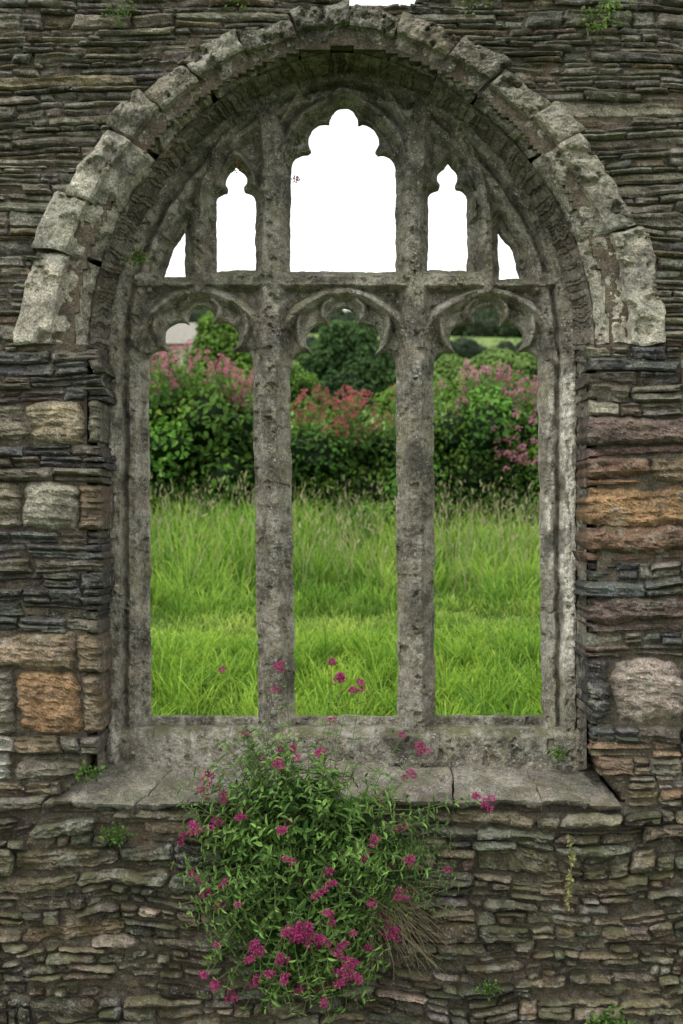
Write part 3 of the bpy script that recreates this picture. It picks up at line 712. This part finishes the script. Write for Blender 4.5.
# ------------------------------------------------------------------ valerian
def tube(acc, pts, r0, r1, col, k=5):
    pts=np.asarray(pts,float); n=len(pts); tg=np.gradient(pts,axis=0); tg/=np.linalg.norm(tg,axis=1,keepdims=True)+1e-9
    ref=np.array([.31,.9,.2]); s1=np.cross(tg,ref); s1/=np.linalg.norm(s1,axis=1,keepdims=True)+1e-9; s2=np.cross(tg,s1)
    th=np.linspace(0,2*math.pi,k+1); rr=np.linspace(r0,r1,n)[:,None,None]
    V=pts[:,None,:]+rr*(np.cos(th)[None,:,None]*s1[:,None,:]+np.sin(th)[None,:,None]*s2[:,None,:])
    acc.add(V.reshape(-1,3),gridq(n,k+1),col)
def florets(acc, c, r, n, size, ca, cb):
    D=rdir(n,.3); P=np.array(c)+D*np.array(r)*rng.uniform(.4,1,n)[:,None]
    t=rng.random(n)[:,None]; col=np.array(ca)*(1-t)+np.array(cb)*t
    leaves(acc,P,D+rdir(n)*.5,rdir(n),size*rng.uniform(.7,1.3,n),size*.8,col)
hv=Acc(); hf=Acc()
def hv_patch(px0,px1,n,dlo,dhi,hmin,hmax,ca,cb):
    cl=rng.uniform(px0,px1,max(4,n//7))
    for i in range(n):
        d=rng.uniform(dlo,dhi); px=np.clip(cl[rng.integers(len(cl))]+rng.normal(0,6),px0,px1); x=(px-CX)*d/1400
        z0=float(topz(x))-.3; h=hmin+(hmax-hmin)*rng.random()**1.2+.25; lx=rng.uniform(-.18,.18)
        p0=np.array([x,d-7,z0]); p1=np.array([x+lx,d-7+rng.uniform(-.1,.1),z0+h])
        pts=[p0+(p1-p0)*t+np.array([lx*.3*math.sin(3*t),0,0]) for t in np.linspace(0,1,5)]
        tube(hv,pts,.006,.004,(.12,.19,.07),3)
        m=14; t=rng.uniform(.1,.95,m)[:,None]; P=p0+(p1-p0)*t; leaves(hv,P,rdir(m,.3),rdir(m,1),.10,.035,np.tile((.14,.27,.07),(m,1))*rng.uniform(.6,1.4,(m,1)))
        u_=rng.uniform(.75,1.15)
        for k in range(rng.integers(2,5)):
            florets(hf,p1+np.array([rng.uniform(-.06,.06),rng.uniform(-.06,.06),-k*.06+rng.uniform(-.02,.02)]),(.038,.036,.028),17,.025,np.array(ca)*u_,np.array(cb)*u_)
pk1=(.48,.13,.21); pk2=(.70,.32,.41)
hv_patch(140,255,140,19.9,21.2,.0,.74,pk1,pk2)
hv_patch(100,140,20,20,21.2,.1,.5,pk1,pk2)
hv_patch(288,400,95,19.9,21,-.05,.72,(.42,.09,.10),(.60,.21,.23))
hv_patch(435,550,100,19.9,21,-.05,.56,(.54,.17,.28),(.76,.42,.53))
for i in range(40):
    px=rng.uniform(490,548); py=rng.uniform(412,470); X,Y,Z=Wd(px,py,19.5+rng.uniform(0,.3)); florets(hf,(X,Y,Z),(.045,.04,.035),16,.026,(.52,.17,.28),(.72,.37,.47))
hp=empty("pink_valerian_bank"); hv.build("stems_and_leaves",M_leaf,False,hp); hf.build("flowers",M_petal,False,hp)

fv=Acc(); ff=Acc(); fp=empty("red_valerian_plant")
la_=(.04,.105,.028); lb_=(.27,.46,.12)
def P3(px,py,y): return W(np.array(px),np.array(py),np.array(y))*1.0
def stem(p0,p1,bend,nl,leaf,r=.0028,flower=0,lstart=.25,colk=1.0,dry=False,wr=.32):
    p0=np.array(p0);p1=np.array(p1); mid=(p0+p1)/2+np.array(bend)
    t=np.linspace(0,1,10)[:,None]; pts=(1-t)**2*p0+2*t*(1-t)*mid+t*t*p1
    pts[:,0]+=.006*np.sin(t[:,0]*9+rng.uniform(0,6)); tube(fv,pts,r,r*.55,(.40,.34,.22) if dry else (.17,.22,.09))
    if nl:
        tt=np.linspace(lstart,.98,nl); Pn=np.array([np.interp(tt,t[:,0],pts[:,k]) for k in range(3)]).T
        T=np.gradient(Pn,axis=0); T/=np.linalg.norm(T,axis=1,keepdims=True)+1e-9
        ph=rng.uniform(0,3.14); tone=rng.normal(0,.22)
        for s in (1,-1):
            a_=ph+np.arange(nl)*1.57; R=np.cross(T,np.array([.2,.3,1])); R/=np.linalg.norm(R,axis=1,keepdims=True)+1e-9; Q=np.cross(T,R)
            out=(np.cos(a_)[:,None]*R+np.sin(a_)[:,None]*Q)*s
            sz=leaf*(1.15-.6*tt)*rng.uniform(.75,1.25,nl)
            cm=np.clip(.12+.45*tt+tone+rng.normal(0,.2,nl)-1.2*(Pn[:,1]+.12),0,1)[:,None]; col=(np.array(la_)*(1-cm)+np.array(lb_)*cm)*colk
            leaves(fv,Pn,out+T*.45+rdir(nl)*.3,T+rdir(nl)*.35+np.array([0,0,.3]),sz,sz*wr,col)
    if flower:
        for k in range(flower):
            c=p1+np.array([rng.uniform(-.03,.03),rng.uniform(-.02,.02),rng.uniform(-.038,.014)])*(k>0)
            florets(ff,c,(.018,.017,.013),44,.0095,(.30,.02,.13),(.64,.12,.34))
ell=[((262,795),(78,66),95),((298,905),(94,92),215),((385,840),(62,48),90),((298,965),(74,44),90),((345,810),(72,52),65),((225,860),(48,72),65),((262,765),(64,34),36),((350,900),(50,60),50)]
for (c,r,n) in ell:
    for i in range(n):
        a_=rng.uniform(0,2*math.pi); q=math.sqrt(rng.uniform(.05,1.25)); ex=c[0]+r[0]*q*math.cos(a_); ey=c[1]+r[1]*q*math.sin(a_)
        e_y=-rng.uniform(.05,.42)*max(.15,1.1-.5*q)
        s=(305+rng.uniform(-45,45),865+rng.uniform(-45,40))
        if c[1]>930: s=(298+rng.uniform(-40,40),900+rng.uniform(0,40))
        stem(P3(s[0],s[1],0.0),P3(ex,ey,e_y),(rng.uniform(-.05,.05),-.08,rng.uniform(-.02,.12)),int(rng.integers(6,11)),rng.uniform(.045,.095),flower=int(rng.random()<.08)*3,wr=rng.uniform(.24,.44))
for (px,py,k) in [(200,790,2),(283,830,4),(222,670,1),(330,915,4),(288,928,5),(300,932,5),(313,936,5),(322,940,5),(345,968,5),(355,975,4),(338,985,3),(255,943,4),(262,950,3),(238,905,1),(262,760,1),(410,772,3),(421,746,4),(402,735,1),(342,676,5),(352,690,2),(332,662,2),(281,664,3),(275,690,1),(362,684,3),(486,801,4),(477,797,2),(280,958,4),(325,1000,2),(217,945,1),(292,862,2),(330,885,3),(320,893,3),(372,905,1),(246,733,1),(446,870,1),(270,975,3),(205,975,2),(354,934,1),(332,720,1),(340,955,3),(195,826,2),(300,925,3),(350,960,3),(294,938,4),(308,926,4),(250,960,3),(285,975,3)]:
    y_=-.34 if py>810 else -.12
    s=(300+(px-300)*.35+rng.uniform(-8,8), 850 if py<850 else 890)
    if px>440 and py<810: s=(400,815)
    k0=7/(7+y_)
    stem(P3(s[0],s[1],-.05 if py<810 else -.03),P3(CX+(px-CX)/k0,512+(py-512)/k0,y_),(rng.uniform(-.03,.03),-.1,.05),9 if py<850 else 6,.055,r=.0024,flower=k,lstart=.1)
for i in range(130):
    s=(360+rng.uniform(-15,25),880+rng.uniform(-25,20)); e_=(rng.uniform(360,450),rng.uniform(875,970))
    stem(P3(s[0],s[1],-.05),P3(e_[0],e_[1],-rng.uniform(.07,.2)),(rng.uniform(.0,.08),-.05,rng.uniform(-.08,.08)),0,.03,r=.0014,dry=True)
for i in range(70):
    e_=(rng.uniform(370,458),rng.uniform(820,910))
    stem(P3(350,870,-.03),P3(e_[0],e_[1],-rng.uniform(.06,.25)),(0,-.06,.06),12,.038,r=.0014)
fv.build("leaves_and_stems",M_leaf,False,fp); ff.build("flower_heads",M_petal,False,fp)

def tuft(name, px, py, y, R, n, ls, ca, cb, up=.2, ref=0.0, w=.7):
    a=Acc(); c=W(np.array(px),np.array(py),np.array(y),ref)*1.0
    D=rdir(n,up); D[:,1]=-np.abs(D[:,1])*.5; D[:,0]*=1.5; P=c+D*R*(rng.uniform(.0,1,n)**.7)[:,None]
    t=rng.random(n)[:,None]; leaves(a,P,D*.3+rdir(n),rdir(n,1),ls*rng.uniform(.5,1.3,n),ls*w,np.array(ca)*(1-t)+np.array(cb)*t)
    return a.build(name,M_leaf,False)
G1=(.06,.13,.03); G2=(.18,.32,.07)
tuft("wall_fern",118,832,-.05,.06,110,.022,G1,G2); tuft("wall_fern",90,772,-.05,.055,70,.025,G1,G2)
tuft("wall_fern",556,752,.25,.04,70,.02,G1,G2,ref=.3); tuft("wall_fern",137,258,.2,.04,60,.025,G1,(.2,.3,.08),ref=.2)
tuft("wall_weed",605,12,-.03,.10,80,.028,(.1,.17,.05),(.25,.36,.1)); tuft("wall_weed",594,30,-.04,.06,40,.025,(.1,.17,.05),(.25,.36,.1)); tuft("wall_weed",122,16,-.03,.07,70,.022,G1,(.2,.28,.08))
tuft("wall_weed",470,2,-.02,.07,60,.022,G1,(.2,.28,.08)); tuft("wall_weed",235,0,-.02,.06,50,.02,G1,(.2,.28,.08))
tuft("wall_weed",605,1018,-.06,.09,110,.03,G1,G2); tuft("wall_weed",488,985,-.06,.05,60,.02,G1,G2)
tuft("wall_weed",239,170,.33,.03,34,.02,G1,(.3,.12,.06),ref=.38); tuft("wall_weed",296,182,.33,.015,14,.018,(.25,.05,.06),(.4,.1,.1),ref=.38)
a=Acc(); tp=np.array([W(np.array(567+2*math.sin(t*5)),np.array(833+t*70),np.array(-.08-.01*math.sin(t*7))) for t in np.linspace(0,1,12)]); tube(a,tp,.004,.003,(.25,.26,.1))
k=90; t=rng.random(k); P=np.stack([np.interp(t,np.linspace(0,1,12),tp[:,i]) for i in range(3)],1); leaves(a,P,rdir(k),rdir(k,.5),.026,.014,np.tile((.36,.36,.16),(k,1))*rng.uniform(.6,1.3,(k,1)))
a.build("hanging_pennywort",M_leaf,False)

# ------------------------------------------------------------------ light, world, camera
sc=bpy.context.scene
wd=bpy.data.worlds.new("World"); sc.world=wd; wd.use_nodes=True; nt=wd.node_tree
bg=nt.nodes["Background"]; sky=N(nt,"ShaderNodeTexSky",sky_type='NISHITA'); sky.sun_disc=False
EL=math.radians(57); AZ=math.radians(228)
sky.sun_elevation=EL; sky.sun_rotation=AZ; sky.dust_density=4; sky.air_density=1
hs=N(nt,"ShaderNodeHueSaturation"); hs.inputs["Saturation"].default_value=.25; nt.links.new(sky.outputs[0],hs.inputs["Color"])
mx=N(nt,"ShaderNodeMix",data_type='RGBA'); mx.inputs[0].default_value=.75; mx.inputs[7].default_value=(11.8,11.7,11.7,1)
nt.links.new(hs.outputs[0],mx.inputs[6]); nt.links.new(mx.outputs[2],bg.inputs["Color"]); bg.inputs["Strength"].default_value=.15
sl=bpy.data.lights.new("sun","SUN"); sl.energy=1.5; sl.angle=math.radians(10); sl.color=(1,.98,.94)
so=bpy.data.objects.new("sun",sl); sc.collection.objects.link(so)
dv=Vector((math.cos(EL)*math.sin(AZ),math.cos(EL)*math.cos(AZ),math.sin(EL)))
so.rotation_euler=dv.to_track_quat('Z','Y').to_euler(); so.location=(-5,-6,8)
cam=bpy.data.cameras.new("camera"); co=bpy.data.objects.new("camera",cam); sc.collection.objects.link(co)
co.location=(0,-7,ZC); co.rotation_euler=(math.radians(90),0,0); cam.sensor_fit='VERTICAL'; cam.sensor_height=36; cam.lens=1400/1024*36
cam.clip_end=5000; cam.dof.use_dof=True; cam.dof.focus_distance=7.15; cam.dof.aperture_fstop=2.6
sc.camera=co
sc.view_settings.view_transform='Standard'; sc.view_settings.look='None'; sc.view_settings.exposure=0
